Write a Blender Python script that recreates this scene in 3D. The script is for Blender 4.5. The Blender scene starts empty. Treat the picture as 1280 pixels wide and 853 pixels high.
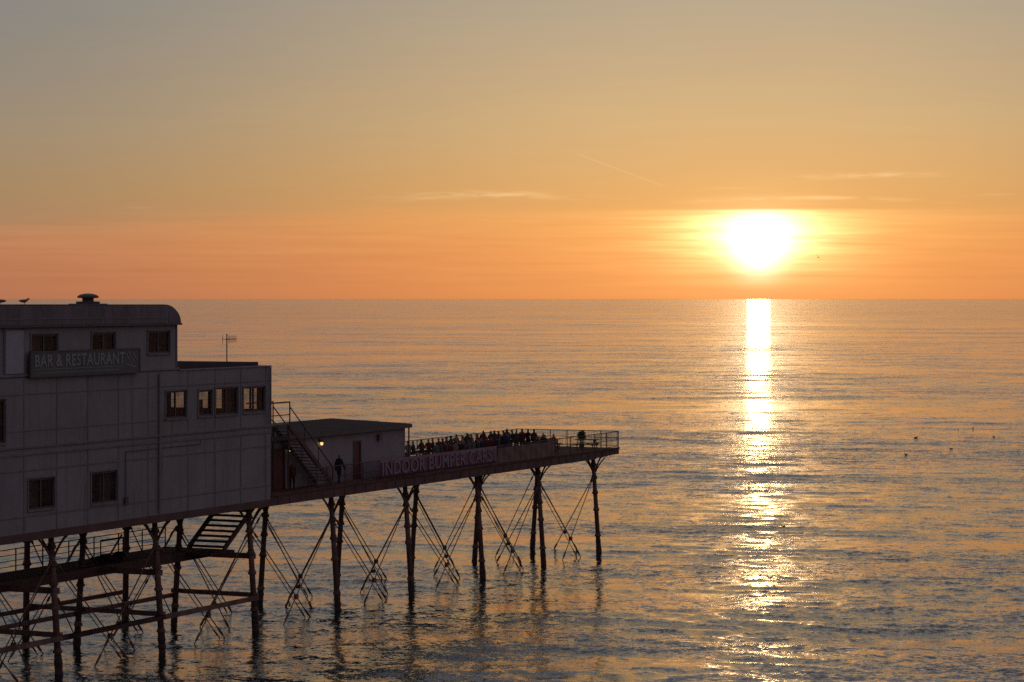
import bpy, bmesh, math, random
import numpy as np
from mathutils import Vector, Matrix
random.seed(7)
C = bpy.context.scene.collection
sc = bpy.context.scene
PI = math.pi
R = math.radians

# ------------------------------------------------------------------ render / view
sc.view_settings.view_transform = 'Standard'
sc.view_settings.look = 'None'
sc.view_settings.exposure = 0
sc.view_settings.gamma = 1
sc.cycles.max_bounces = 8
sc.cycles.transparent_max_bounces = 24
sc.cycles.use_denoising = False
sc.cycles.sample_clamp_indirect = 4

# ------------------------------------------------------------------ frames
CAM_H = 18.5
SUN_AZ = R(5.50)          # to the right of the view axis (+Y)
SUN_EL = R(0.97)
SUN = Vector((math.sin(SUN_AZ)*math.cos(SUN_EL), math.cos(SUN_AZ)*math.cos(SUN_EL), math.sin(SUN_EL)))
# the pier's own frame: s runs out to sea, t runs away from the viewer across the deck, z up from the water
PIER_O = Vector((7.93, 189.3, 0.0))
PIER_ROT = math.atan2(.9066, .4221)
PM = Matrix.Translation(PIER_O) @ Matrix.Rotation(PIER_ROT, 4, 'Z')
def W(s, t, z): return PM @ Vector((s, t, z))

cam = bpy.data.objects.new('camera', bpy.data.cameras.new('camera'))
C.objects.link(cam)
cam.location = (0, 0, CAM_H)
cam.rotation_euler = (R(90), 0, 0)
cam.data.sensor_width = 36
cam.data.lens = 90
cam.data.shift_y = -52.5/1280
cam.data.clip_start = 1
cam.data.clip_end = 400000
sc.camera = cam

# ------------------------------------------------------------------ node helper
class NT:
    def __init__(s, tree): s.t = tree; s.n = tree.nodes; s.l = tree.links
    def new(s, kind, **kw):
        n = s.n.new(kind)
        for k, v in kw.items(): setattr(n, k, v)
        return n
    def put(s, sock, v):
        if isinstance(v, bpy.types.NodeSocket): s.l.new(v, sock)
        elif v is not None: sock.default_value = v
    def math(s, op, a, b=None, c=None, clamp=False):
        n = s.new('ShaderNodeMath', operation=op); n.use_clamp = clamp
        s.put(n.inputs[0], a)
        if b is not None: s.put(n.inputs[1], b)
        if c is not None: s.put(n.inputs[2], c)
        return n.outputs[0]
    def vmath(s, op, a, b=None, scale=None):
        n = s.new('ShaderNodeVectorMath', operation=op)
        s.put(n.inputs[0], a)
        if b is not None: s.put(n.inputs[1], b)
        if scale is not None: s.put(n.inputs['Scale'], scale)
        return n.outputs['Value'] if op in ('DOT_PRODUCT', 'LENGTH', 'DISTANCE') else n.outputs['Vector']
    def smooth(s, v, a, b, lo=0.0, hi=1.0):
        n = s.new('ShaderNodeMapRange', interpolation_type='SMOOTHSTEP')
        s.put(n.inputs['Value'], v); s.put(n.inputs['From Min'], a); s.put(n.inputs['From Max'], b)
        s.put(n.inputs['To Min'], lo); s.put(n.inputs['To Max'], hi)
        return n.outputs['Result']
    def mix(s, f, a, b, op='MIX'):
        n = s.new('ShaderNodeMix', data_type='RGBA', blend_type=op)
        s.put(n.inputs[0], f); s.put(n.inputs[6], a); s.put(n.inputs[7], b)
        return n.outputs[2]
    def ramp(s, f, stops):
        n = s.new('ShaderNodeValToRGB'); cr = n.color_ramp
        while len(cr.elements) < len(stops): cr.elements.new(0.5)
        for e, (p, c) in zip(cr.elements, stops): e.position = p; e.color = (*c, 1)
        s.put(n.inputs[0], f); return n.outputs[0]
    def noise(s, vec, scale, detail=2, rough=.5, dim='3D', dist=0):
        n = s.new('ShaderNodeTexNoise', noise_dimensions=dim)
        s.put(n.inputs['Vector'], vec); s.put(n.inputs['Scale'], scale)
        s.put(n.inputs['Detail'], detail); s.put(n.inputs['Roughness'], rough); s.put(n.inputs['Distortion'], dist)
        return n
    def xyz(s, x, y, z):
        n = s.new('ShaderNodeCombineXYZ')
        s.put(n.inputs[0], x); s.put(n.inputs[1], y); s.put(n.inputs[2], z)
        return n.outputs[0]

def lin(c):
    return tuple((v/255/12.92 if v/255 <= .04045 else ((v/255+.055)/1.055)**2.4) for v in c)

# ------------------------------------------------------------------ sky
wd = bpy.data.worlds.new('World'); sc.world = wd; wd.use_nodes = True
w = NT(wd.node_tree); w.n.clear()
tc = w.new('ShaderNodeTexCoord')
d = w.vmath('NORMALIZE', tc.outputs['Generated'])
sp = w.new('ShaderNodeSeparateXYZ'); w.put(sp.inputs[0], d)
DEG = 180/PI
elev = w.math('MULTIPLY', w.math('ARCSINE', sp.outputs[2]), DEG)
elev = w.math('MAXIMUM', elev, 0.0)
az = w.math('MULTIPLY', w.math('ARCTAN2', sp.outputs[0], sp.outputs[1]), DEG)
daz = w.math('SUBTRACT', az, 5.50)
adaz = w.math('ABSOLUTE', daz)
adaz = w.math('MINIMUM', adaz, w.math('SUBTRACT', 360.0, adaz))
tt = w.math('SQRT', w.math('DIVIDE', elev, 90.0))
# gentle lateral wander of the layer edges
wob = w.noise(w.xyz(w.math('MULTIPLY', az, .11), w.math('MULTIPLY', elev, .5), 0.0), 1.0, 2).outputs[0]
ew = w.math('ADD', elev, w.smooth(az, -3.0, -12.0, 0.0, .30))
tt2 = w.math('ADD', w.math('SQRT', w.math('DIVIDE', ew, 90.0)), w.math('MULTIPLY', w.math('ADD', w.math('MULTIPLY', w.math('SUBTRACT', wob, .5), .016), w.math('MULTIPLY', w.math('SUBTRACT', w.noise(w.xyz(w.math('MULTIPLY', az, .5), w.math('MULTIPLY', elev, 5.0), 7.7), 1.0, 4, .6).outputs[0], .5), .010)), 1.0))
def stops(lst): return [(math.sqrt(max(e, 0)/90), lin(c)) for e, c in lst]
rampA = w.ramp(tt2, stops([(0, (228,142,78)), (.8, (234,152,84)), (1.4, (236,160,88)), (1.80, (236,166,94)), (2.10, (222,165,98)),
    (2.6, (218,168,106)), (4, (206,174,126)), (6.7, (181,167,143)), (12, (164,158,158)), (25, (142,145,155)), (50, (116,122,136)), (90, (90,100,120))]))
rampB = w.ramp(tt2, stops([(0, (174,112,86)), (.8, (184,120,87)), (1.4, (190,128,92)), (1.80, (189,133,97)), (2.10, (170,133,100)),
    (2.6, (166,137,102)), (4, (158,141,118)), (6.7, (138,136,131)), (12, (136,137,144)), (25, (126,130,142)), (50, (106,114,130)), (90, (88,98,120))]))
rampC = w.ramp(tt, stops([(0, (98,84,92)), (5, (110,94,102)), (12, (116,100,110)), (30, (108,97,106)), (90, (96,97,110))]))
sky = w.mix(w.smooth(adaz, 1.0, 19.0), rampA, rampB)
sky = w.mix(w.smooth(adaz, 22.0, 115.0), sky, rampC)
# streaks in the low stratus
stv = w.xyz(w.math('MULTIPLY', az, .28), w.math('MULTIPLY', elev, 7.0), 3.1)
streak = w.noise(stv, 1.0, 5, .55).outputs[0]
low = w.math('MULTIPLY', w.smooth(elev, 2.05, 1.75), w.smooth(elev, .05, .5))
sk = w.math('MULTIPLY', w.math('SUBTRACT', streak, .5), w.math('ADD', .05, w.math('MULTIPLY', low, .20)))
sky = w.mix(1.0, sky, w.xyz(w.math('ADD', 1.0, sk), w.math('ADD', 1.0, w.math('MULTIPLY', sk, 1.15)), w.math('ADD', 1.0, w.math('MULTIPLY', sk, 1.3))), 'MULTIPLY')
# thin bright cirrus wisps: (azimuth, elevation, half length, half height, slope, strength)
def wisp(a0, e0, ha, he, slope, k, seed):
    da = w.math('SUBTRACT', az, a0)
    curve = w.math('MULTIPLY', w.math('MULTIPLY', da, da), -.012)
    de = w.math('SUBTRACT', w.math('SUBTRACT', w.math('SUBTRACT', elev, e0), w.math('MULTIPLY', da, slope)), curve)
    n = w.noise(w.xyz(w.math('MULTIPLY', az, 1.1), w.math('MULTIPLY', elev, 10.0), seed), 1.0, 5, .6).outputs[0]
    q = w.math('ADD', w.math('POWER', w.math('DIVIDE', w.math('ABSOLUTE', da), ha), 2.0), w.math('POWER', w.math('DIVIDE', w.math('ABSOLUTE', de), he), 2.0))
    m = w.math('EXPONENT', w.math('MULTIPLY', q, -1.6))
    return w.math('MULTIPLY', w.math('MULTIPLY', m, w.smooth(n, .34, .66)), k)
wisps = [(-.5, 2.335, 2.1, .10, 0, .20, 1.0), (-1.7, 2.25, 1.0, .05, .05, .07, 5.2), (7.9, 2.74, 1.9, .075, .02, .18, 8.0), (6.5, 2.25, 2.6, .055, 0, .20, 12.0), (11.0, 2.3, .9, .03, 0, .08, 16.0),
         (4.8, 2.48, .45, .03, 0, .10, 14.0), (-8.2, 2.02, .5, .03, 0, .05, 17.0)]
ws = None
for a in wisps:
    v = wisp(*a); ws = v if ws is None else w.math('ADD', ws, v)
# contrail: a thin slanting line
pa, pe, qa, qe = 1.47, 3.24, 3.50, 2.48
L2 = (qa-pa)**2 + (qe-pe)**2
u = w.math('DIVIDE', w.math('ADD', w.math('MULTIPLY', w.math('SUBTRACT', az, pa), qa-pa), w.math('MULTIPLY', w.math('SUBTRACT', elev, pe), qe-pe)), L2)
dist = w.math('ABSOLUTE', w.math('DIVIDE', w.math('SUBTRACT', w.math('MULTIPLY', w.math('SUBTRACT', az, pa), qe-pe), w.math('MULTIPLY', w.math('SUBTRACT', elev, pe), qa-pa)), math.sqrt(L2)))
trail = w.math('MULTIPLY', w.math('EXPONENT', w.math('MULTIPLY', w.math('POWER', w.math('DIVIDE', dist, .013), 2.0), -1.0)),
               w.math('MULTIPLY', w.smooth(u, -.02, .05), w.smooth(u, 1.02, .9)))
ws = w.math('ADD', ws, w.math('MULTIPLY', trail, .07))
sky = w.mix(1.0, sky, w.mix(1.0, w.xyz(1.0, .80, .52), w.xyz(ws, ws, ws), 'MULTIPLY'), 'ADD')
# glow of the sun behind thin cloud
def gauss(ca, ce, ra, re, k):
    x = w.math('DIVIDE', w.math('SUBTRACT', daz, ca), ra); y = w.math('DIVIDE', w.math('SUBTRACT', elev, ce), re)
    q = w.math('ADD', w.math('MULTIPLY', x, x), w.math('MULTIPLY', y, y))
    return w.math('MULTIPLY', w.math('EXPONENT', w.math('MULTIPLY', q, -1.0)), k)
cut = w.smooth(w.math('ADD', elev, w.math('MULTIPLY', w.math('SUBTRACT', streak, .5), .10)), 2.03, 1.94, .10, 1.0)
mod = w.math('ADD', 1.0, w.math('MULTIPLY', w.math('SUBTRACT', streak, .47), 5.0))
core = w.math('ADD', gauss(.05, 1.50, .82, .46, 1.45), gauss(0, 1.05, .52, .46, 1.6))
mid = w.math('MULTIPLY', w.math('ADD', gauss(.05, 1.50, 1.65, .62, .85), gauss(0, 1.35, 2.6, .8, .16)), w.math('MAXIMUM', mod, 0.0))
wide = gauss(0, 1.2, 3.8, 1.6, .17)
wide2 = gauss(-.5, 2.0, 7.5, 4.5, .085)
disc = w.math('MULTIPLY', w.smooth(w.vmath('DISTANCE', d, tuple(SUN)), .0050, .0042), 9.0)
def tint(v, c): return w.mix(1.0, w.xyz(v, v, v), (*c, 1), 'MULTIPLY')
g = w.mix(1.0, tint(w.math('MULTIPLY', core, cut), (1.0, .90, .68)), tint(w.math('MULTIPLY', mid, cut), (1.0, .66, .27)), 'ADD')
g = w.mix(1.0, g, tint(w.math('MULTIPLY', wide, w.smooth(cut, .1, 1.0, .35, 1.0)), (1.0, .50, .12)), 'ADD')
soft = gauss(0, 1.30, 1.7, .95, .42)
g = w.mix(1.0, g, tint(w.math('MULTIPLY', soft, w.smooth(cut, .1, 1.0, .5, 1.0)), (1.0, .60, .24)), 'ADD')
g = w.mix(1.0, g, tint(wide2, (1.0, .62, .25)), 'ADD')
g = w.mix(1.0, g, tint(w.math('MULTIPLY', disc, cut), (1.0, .85, .5)), 'ADD')
sky = w.mix(1.0, sky, g, 'ADD')
nsky = w.new('ShaderNodeTexSky', sky_type='NISHITA')
nsky.sun_disc = False; nsky.sun_elevation = SUN_EL; nsky.sun_rotation = SUN_AZ
nb = w.new('ShaderNodeBackground'); w.put(nb.inputs[0], nsky.outputs[0]); nb.inputs[1].default_value = .05
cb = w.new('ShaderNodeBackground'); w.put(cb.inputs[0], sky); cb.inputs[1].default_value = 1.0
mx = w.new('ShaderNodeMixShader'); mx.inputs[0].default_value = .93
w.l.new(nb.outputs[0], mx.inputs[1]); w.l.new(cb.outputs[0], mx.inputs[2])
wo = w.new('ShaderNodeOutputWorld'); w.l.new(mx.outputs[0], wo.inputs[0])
wd.cycles.sampling_method = 'MANUAL'; wd.cycles.sample_map_resolution = 2048

sun = bpy.data.objects.new('sun', bpy.data.lights.new('sun', 'SUN'))
C.objects.link(sun)
sun.data.energy = 0.004
sun.data.angle = R(.53)
sun.data.color = (1.0, .52, .17)
sun.rotation_euler = SUN.to_track_quat('Z', 'Y').to_euler()

# ------------------------------------------------------------------ materials
MATS = {}
def mat(name, col, rough=.6, var=.25, nscale=1.5, spec=.4, metal=0, grain=None, bump=0.0):
    if name in MATS: return MATS[name]
    m = bpy.data.materials.new(name); m.use_nodes = True
    n = NT(m.node_tree); n.n.clear()
    tcn = n.new('ShaderNodeTexCoord')
    vec = tcn.outputs['Object']
    if grain: vec = n.vmath('MULTIPLY', vec, grain)
    a = n.noise(vec, nscale, 5, .6).outputs[0]
    b = n.noise(vec, nscale*9, 3, .6).outputs[0]
    f = n.math('ADD', n.math('MULTIPLY', a, .65), n.math('MULTIPLY', b, .35))
    k = n.smooth(f, .3, .7, 1-var, 1+var)
    c = n.mix(1.0, (*col, 1), n.xyz(k, k, k), 'MULTIPLY')
    p = n.new('ShaderNodeBsdfPrincipled')
    n.put(p.inputs['Base Color'], c); p.inputs['Roughness'].default_value = rough
    p.inputs['Metallic'].default_value = metal; p.inputs['Specular IOR Level'].default_value = spec
    if bump:
        bn = n.new('ShaderNodeBump'); bn.inputs['Distance'].default_value = bump; n.put(bn.inputs['Height'], b)
        n.l.new(bn.outputs[0], p.inputs['Normal'])
    o = n.new('ShaderNodeOutputMaterial'); n.l.new(p.outputs[0], o.inputs[0])
    MATS[name] = m; return m
def painted_wall():
    m = bpy.data.materials.new('painted_cladding'); m.use_nodes = True
    n = NT(m.node_tree); n.n.clear()
    v = n.new('ShaderNodeTexCoord').outputs['Object']
    a = n.noise(v, .35, 4, .6).outputs[0]
    st = n.noise(n.vmath('MULTIPLY', v, (3.0, 3.0, .22)), 1.0, 4, .6).outputs[0]     # rain streaks
    base = n.mix(n.smooth(a, .35, .68), (.25, .236, .248, 1), (.305, .288, .30, 1))
    base = n.mix(n.smooth(st, .50, .70, 0, .8), base, (.22, .20, .20, 1))
    ru = n.noise(n.vmath('MULTIPLY', v, (1.6, 1.6, .12)), 1.0, 5, .65).outputs[0]
    base = n.mix(n.smooth(ru, .57, .70, 0, .75), base, (.20, .12, .085, 1))
    pt = n.noise(v, 2.6, 3, .6).outputs[0]
    base = n.mix(n.smooth(pt, .55, .62, 0, .22), base, (.40, .39, .39, 1))
    p = n.new('ShaderNodeBsdfPrincipled'); n.put(p.inputs['Base Color'], base); p.inputs['Roughness'].default_value = .65
    o = n.new('ShaderNodeOutputMaterial'); n.l.new(p.outputs[0], o.inputs[0])
    return m
M_WALL = painted_wall()
M_BATTEN = mat('batten_paint', (.215, .20, .205), .6)
M_TRIM = mat('trim_paint', (.26, .24, .25), .6)
M_ROOF = mat('roof_felt', (.075, .058, .068), .8, .3, .6)
M_FRAME = mat('window_frame_paint', (.11, .085, .085), .5)
M_IRON = mat('rusted_iron', (.20, .12, .098), .8, .45, 1.2, .3, bump=.02)
M_ROD = mat('dark_iron_rod', (.20, .125, .10), .8, .3, 2)
M_WET = mat('weed_covered_iron', (.09, .055, .045), .7, .5, 3, bump=.03)
M_DECK = mat('weathered_planks', (.15, .085, .065), .95, .35, 1.0, spec=.1, grain=(1, 8, 1))
M_GIRD = mat('deck_girder_paint', (.145, .08, .072), .75, .35, .8)
M_RAIL = mat('railing_iron', (.11, .065, .055), .7, .2, 2)
M_HUT = mat('hut_paint', (.30, .265, .285), .65, .15, .6)
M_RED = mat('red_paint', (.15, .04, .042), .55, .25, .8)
M_BANNER = mat('banner_vinyl', (.17, .065, .10), .5, .15, .5)
M_BANNER2 = mat('banner_panel_vinyl', (.13, .065, .075), .5, .2, .5)
M_LETTER = mat('banner_letter_vinyl', (.28, .20, .26), .5, .1, 1)
M_SIGN = mat('sign_board', (.11, .12, .122), .5, .15, 1)
M_SIGNL = mat('sign_lettering', (.31, .325, .32), .5, .1, 1)
M_WOOD = mat('bench_wood', (.14, .085, .06), .7, .3, 2, grain=(1, 8, 8))
M_WHITE = mat('white_paint', (.75, .73, .70), .5, .08, 2)
M_ALU = mat('aerial_metal', (.12, .12, .13), .5, .1, 2)
M_VENT = mat('vent_metal', (.09, .085, .09), .6, .2, 2)
M_INT = mat('interior_plaster', (.14, .12, .12), .8, .15, .8)
M_HEAP = mat('net_heap', (.05, .045, .045), .9, .4, 6)
def glass(name, see, tintc=(.85, .85, .85)):
    m = bpy.data.materials.new(name); m.use_nodes = True
    n = NT(m.node_tree); n.n.clear()
    v = n.new('ShaderNodeTexCoord').outputs['Object']
    g1 = n.new('ShaderNodeBsdfGlossy'); g1.inputs['Roughness'].default_value = .02
    g1.inputs['Color'].default_value = (.85, .74, .78, 1)
    t1 = n.new('ShaderNodeBsdfTransparent')
    gr = n.smooth(n.noise(v, 1.2, 3).outputs[0], .3, .7, .85, 1.0)
    n.put(t1.inputs['Color'], n.mix(1.0, (*tintc, 1), n.xyz(gr, gr, gr), 'MULTIPLY'))
    ms = n.new('ShaderNodeMixShader'); ms.inputs[0].default_value = .025
    n.l.new(t1.outputs[0], ms.inputs[1]); n.l.new(g1.outputs[0], ms.inputs[2])
    o = n.new('ShaderNodeOutputMaterial'); n.l.new(ms.outputs[0], o.inputs[0]); return m
M_GLASS = glass('window_glass', .98)
def emit(name, col, k):
    m = bpy.data.materials.new(name); m.use_nodes = True
    n = NT(m.node_tree); n.n.clear()
    e = n.new('ShaderNodeEmission'); e.inputs[0].default_value = (*col, 1); e.inputs[1].default_value = k
    o = n.new('ShaderNodeOutputMaterial'); n.l.new(e.outputs[0], o.inputs[0]); return m
M_BULB = emit('lit_bulb', (1, .70, .30), 1.2)

# ------------------------------------------------------------------ mesh helpers
class MB:
    def __init__(s): s.v = []; s.f = []
    def quad(s, pts):
        i = len(s.v); s.v += [tuple(p) for p in pts]; s.f.append(tuple(range(i, i+len(pts)))); return s
    def box(s, x0, x1, y0, y1, z0, z1):
        i = len(s.v)
        s.v += [(x, y, z) for z in (z0, z1) for y in (y0, y1) for x in (x0, x1)]
        s.f += [tuple(i+k for k in q) for q in ((0,2,3,1),(4,5,7,6),(0,1,5,4),(2,6,7,3),(0,4,6,2),(1,3,7,5))]
        return s
    def tube(s, p, q, r0, r1=None, n=8, caps=True):
        r1 = r0 if r1 is None else r1
        p = Vector(p); q = Vector(q); ax = (q-p).normalized()
        up = Vector((0,0,1)) if abs(ax.z) < .95 else Vector((1,0,0))
        a = ax.cross(up).normalized(); b = ax.cross(a)
        i = len(s.v)
        for c, r in ((p, r0), (q, r1)):
            for k in range(n):
                th = 2*PI*k/n; s.v.append(tuple(c + (a*math.cos(th)+b*math.sin(th))*r))
        for k in range(n):
            s.f.append((i+k, i+(k+1) % n, i+n+(k+1) % n, i+n+k))
        if caps:
            s.f.append(tuple(i+k for k in range(n))[::-1]); s.f.append(tuple(i+n+k for k in range(n)))
        return s
    def path(s, pts, r, n=6):
        for a, b in zip(pts, pts[1:]): s.tube(a, b, r, n=n)
        return s
    def bar(s, p, q, wd_, ht):
        p = Vector(p); q = Vector(q); ax = (q-p).normalized()
        side = ax.cross(Vector((0,0,1))).normalized()*wd_/2; up = side.cross(ax).normalized()*ht/2
        i = len(s.v)
        for c in (p, q):
            for k in ((-1,-1),(1,-1),(1,1),(-1,1)): s.v.append(tuple(c+side*k[0]+up*k[1]))
        s.f += [tuple(i+k for k in qd) for qd in ((0,1,2,3),(7,6,5,4),(0,4,5,1),(1,5,6,2),(2,6,7,3),(3,7,4,0))]
        return s
    def lathe(s, c, prof, n=20):
        i = len(s.v); c = Vector(c)
        for r, z in prof:
            for k in range(n):
                th = 2*PI*k/n; s.v.append((c.x+r*math.cos(th), c.y+r*math.sin(th), c.z+z))
        m = len(prof)
        for j in range(m-1):
            for k in range(n):
                s.f.append((i+j*n+k, i+j*n+(k+1) % n, i+(j+1)*n+(k+1) % n, i+(j+1)*n+k))
        s.f.append(tuple(i+k for k in range(n))[::-1]); s.f.append(tuple(i+(m-1)*n+k for k in range(n)))
        return s
    def blob(s, c, rx, ry, rz, seed=0, jit=.15, nu=10, nv=7):
        rnd = random.Random(seed); i = len(s.v); c = Vector(c)
        s.v.append((c.x, c.y, c.z-rz))
        for j in range(1, nv):
            ph = -PI/2+PI*j/nv
            for k in range(nu):
                th = 2*PI*k/nu; q = 1+rnd.uniform(-jit, jit)
                s.v.append((c.x+rx*q*math.cos(ph)*math.cos(th), c.y+ry*q*math.cos(ph)*math.sin(th), c.z+rz*q*math.sin(ph)))
        s.v.append((c.x, c.y, c.z+rz)); top = len(s.v)-1
        for k in range(nu):
            s.f.append((i, i+1+(k+1) % nu, i+1+k)); s.f.append((top, top-nu+k, top-nu+(k+1) % nu))
        for j in range(nv-2):
            for k in range(nu):
                a = i+1+j*nu
                s.f.append((a+k, a+(k+1) % nu, a+nu+(k+1) % nu, a+nu+k))
        return s
    def build(s, name, m, parent=None, smooth=False):
        """links the collected shape as ONE mesh; under a parent, coordinates become relative to the thing's base"""
        root = parent
        while root is not None and root.parent is not None: root = root.parent
        o0 = Vector(root['base']) if root is not None else Vector((0,0,0))
        me = bpy.data.meshes.new(name)
        me.from_pydata([tuple(Vector(v)-o0) for v in s.v], [], s.f); me.update()
        bm = bmesh.new(); bm.from_mesh(me); bmesh.ops.recalc_face_normals(bm, faces=bm.faces); bm.to_mesh(me); bm.free()
        if smooth:
            for p in me.polygons: p.use_smooth = True
        me.materials.append(m)
        o = bpy.data.objects.new(name, me); C.objects.link(o)
        if parent is not None: o.parent = parent
        return o
    def single(s, name, m, label, cat, base=(0,0,0), group=None, smooth=False):
        """a top-level thing that is one mesh, origin at its base in the pier's frame"""
        me = bpy.data.meshes.new(name)
        me.from_pydata([tuple(Vector(v)-Vector(base)) for v in s.v], [], s.f); me.update()
        bm = bmesh.new(); bm.from_mesh(me); bmesh.ops.recalc_face_normals(bm, faces=bm.faces); bm.to_mesh(me); bm.free()
        if smooth:
            for p in me.polygons: p.use_smooth = True
        me.materials.append(m)
        o = bpy.data.objects.new(name, me); C.objects.link(o)
        o.location = W(*base); o.rotation_euler = (0, 0, PIER_ROT)
        tag(o, label, cat, group); return o
def weld(a, *others):
    """joins surface pattern (joints, seams, stiffeners) into the part that carries it, keeping its material"""
    for b in others:
        bm = bmesh.new(); bm.from_mesh(a.data); n0 = len(bm.faces); k = len(a.data.materials)
        bm.from_mesh(b.data); bm.faces.ensure_lookup_table()
        for f in bm.faces[n0:]: f.material_index = k
        bm.to_mesh(a.data); bm.free(); a.data.materials.append(b.data.materials[0])
        me = b.data; bpy.data.objects.remove(b); bpy.data.meshes.remove(me)
    return a
def tag(o, label=None, cat=None, group=None, kind=None):
    if label: o['label'] = label
    if cat: o['category'] = cat
    if group: o['group'] = group
    if kind: o['kind'] = kind
    return o
def thing(name, label, cat, base, group=None):
    o = bpy.data.objects.new(name, None); C.objects.link(o)
    o.location = W(*base); o.rotation_euler = (0, 0, PIER_ROT); o['base'] = list(base)
    return tag(o, label, cat, group)
def copy_tree(o, parent=None):
    c = o.copy(); C.objects.link(c)
    if parent is not None: c.parent = parent
    for ch in list(o.children): copy_tree(ch, c)
    return c
def holed_wall(mb, a0, a1, z0, z1, y0, y1, holes, axis='s'):
    """wall slab from a0..a1, z0..z1, thickness y0..y1 with rectangular openings (a,b,zlo,zhi)"""
    A = sorted({a0, a1, *[h[0] for h in holes], *[h[1] for h in holes]}); Z = sorted({z0, z1, *[h[2] for h in holes], *[h[3] for h in holes]})
    def solid(i, j):
        if i < 0 or j < 0 or i >= len(A)-1 or j >= len(Z)-1: return False
        ca = (A[i]+A[i+1])/2; cz = (Z[j]+Z[j+1])/2
        return not any(h[0] < ca < h[1] and h[2] < cz < h[3] for h in holes)
    P = (lambda a, y, z: (a, y, z)) if axis == 's' else (lambda a, y, z: (y, a, z))
    for i in range(len(A)-1):
        for j in range(len(Z)-1):
            if not solid(i, j): continue
            a, b, lo, hi = A[i], A[i+1], Z[j], Z[j+1]
            for y in (y0, y1): mb.quad([P(a,y,lo), P(b,y,lo), P(b,y,hi), P(a,y,hi)])
            if not solid(i-1, j): mb.quad([P(a,y0,lo), P(a,y1,lo), P(a,y1,hi), P(a,y0,hi)])
            if not solid(i+1, j): mb.quad([P(b,y0,lo), P(b,y1,lo), P(b,y1,hi), P(b,y0,hi)])
            if not solid(i, j-1): mb.quad([P(a,y0,lo), P(b,y0,lo), P(b,y1,lo), P(a,y1,lo)])
            if not solid(i, j+1): mb.quad([P(a,y0,hi), P(b,y0,hi), P(b,y1,hi), P(a,y1,hi)])

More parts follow.
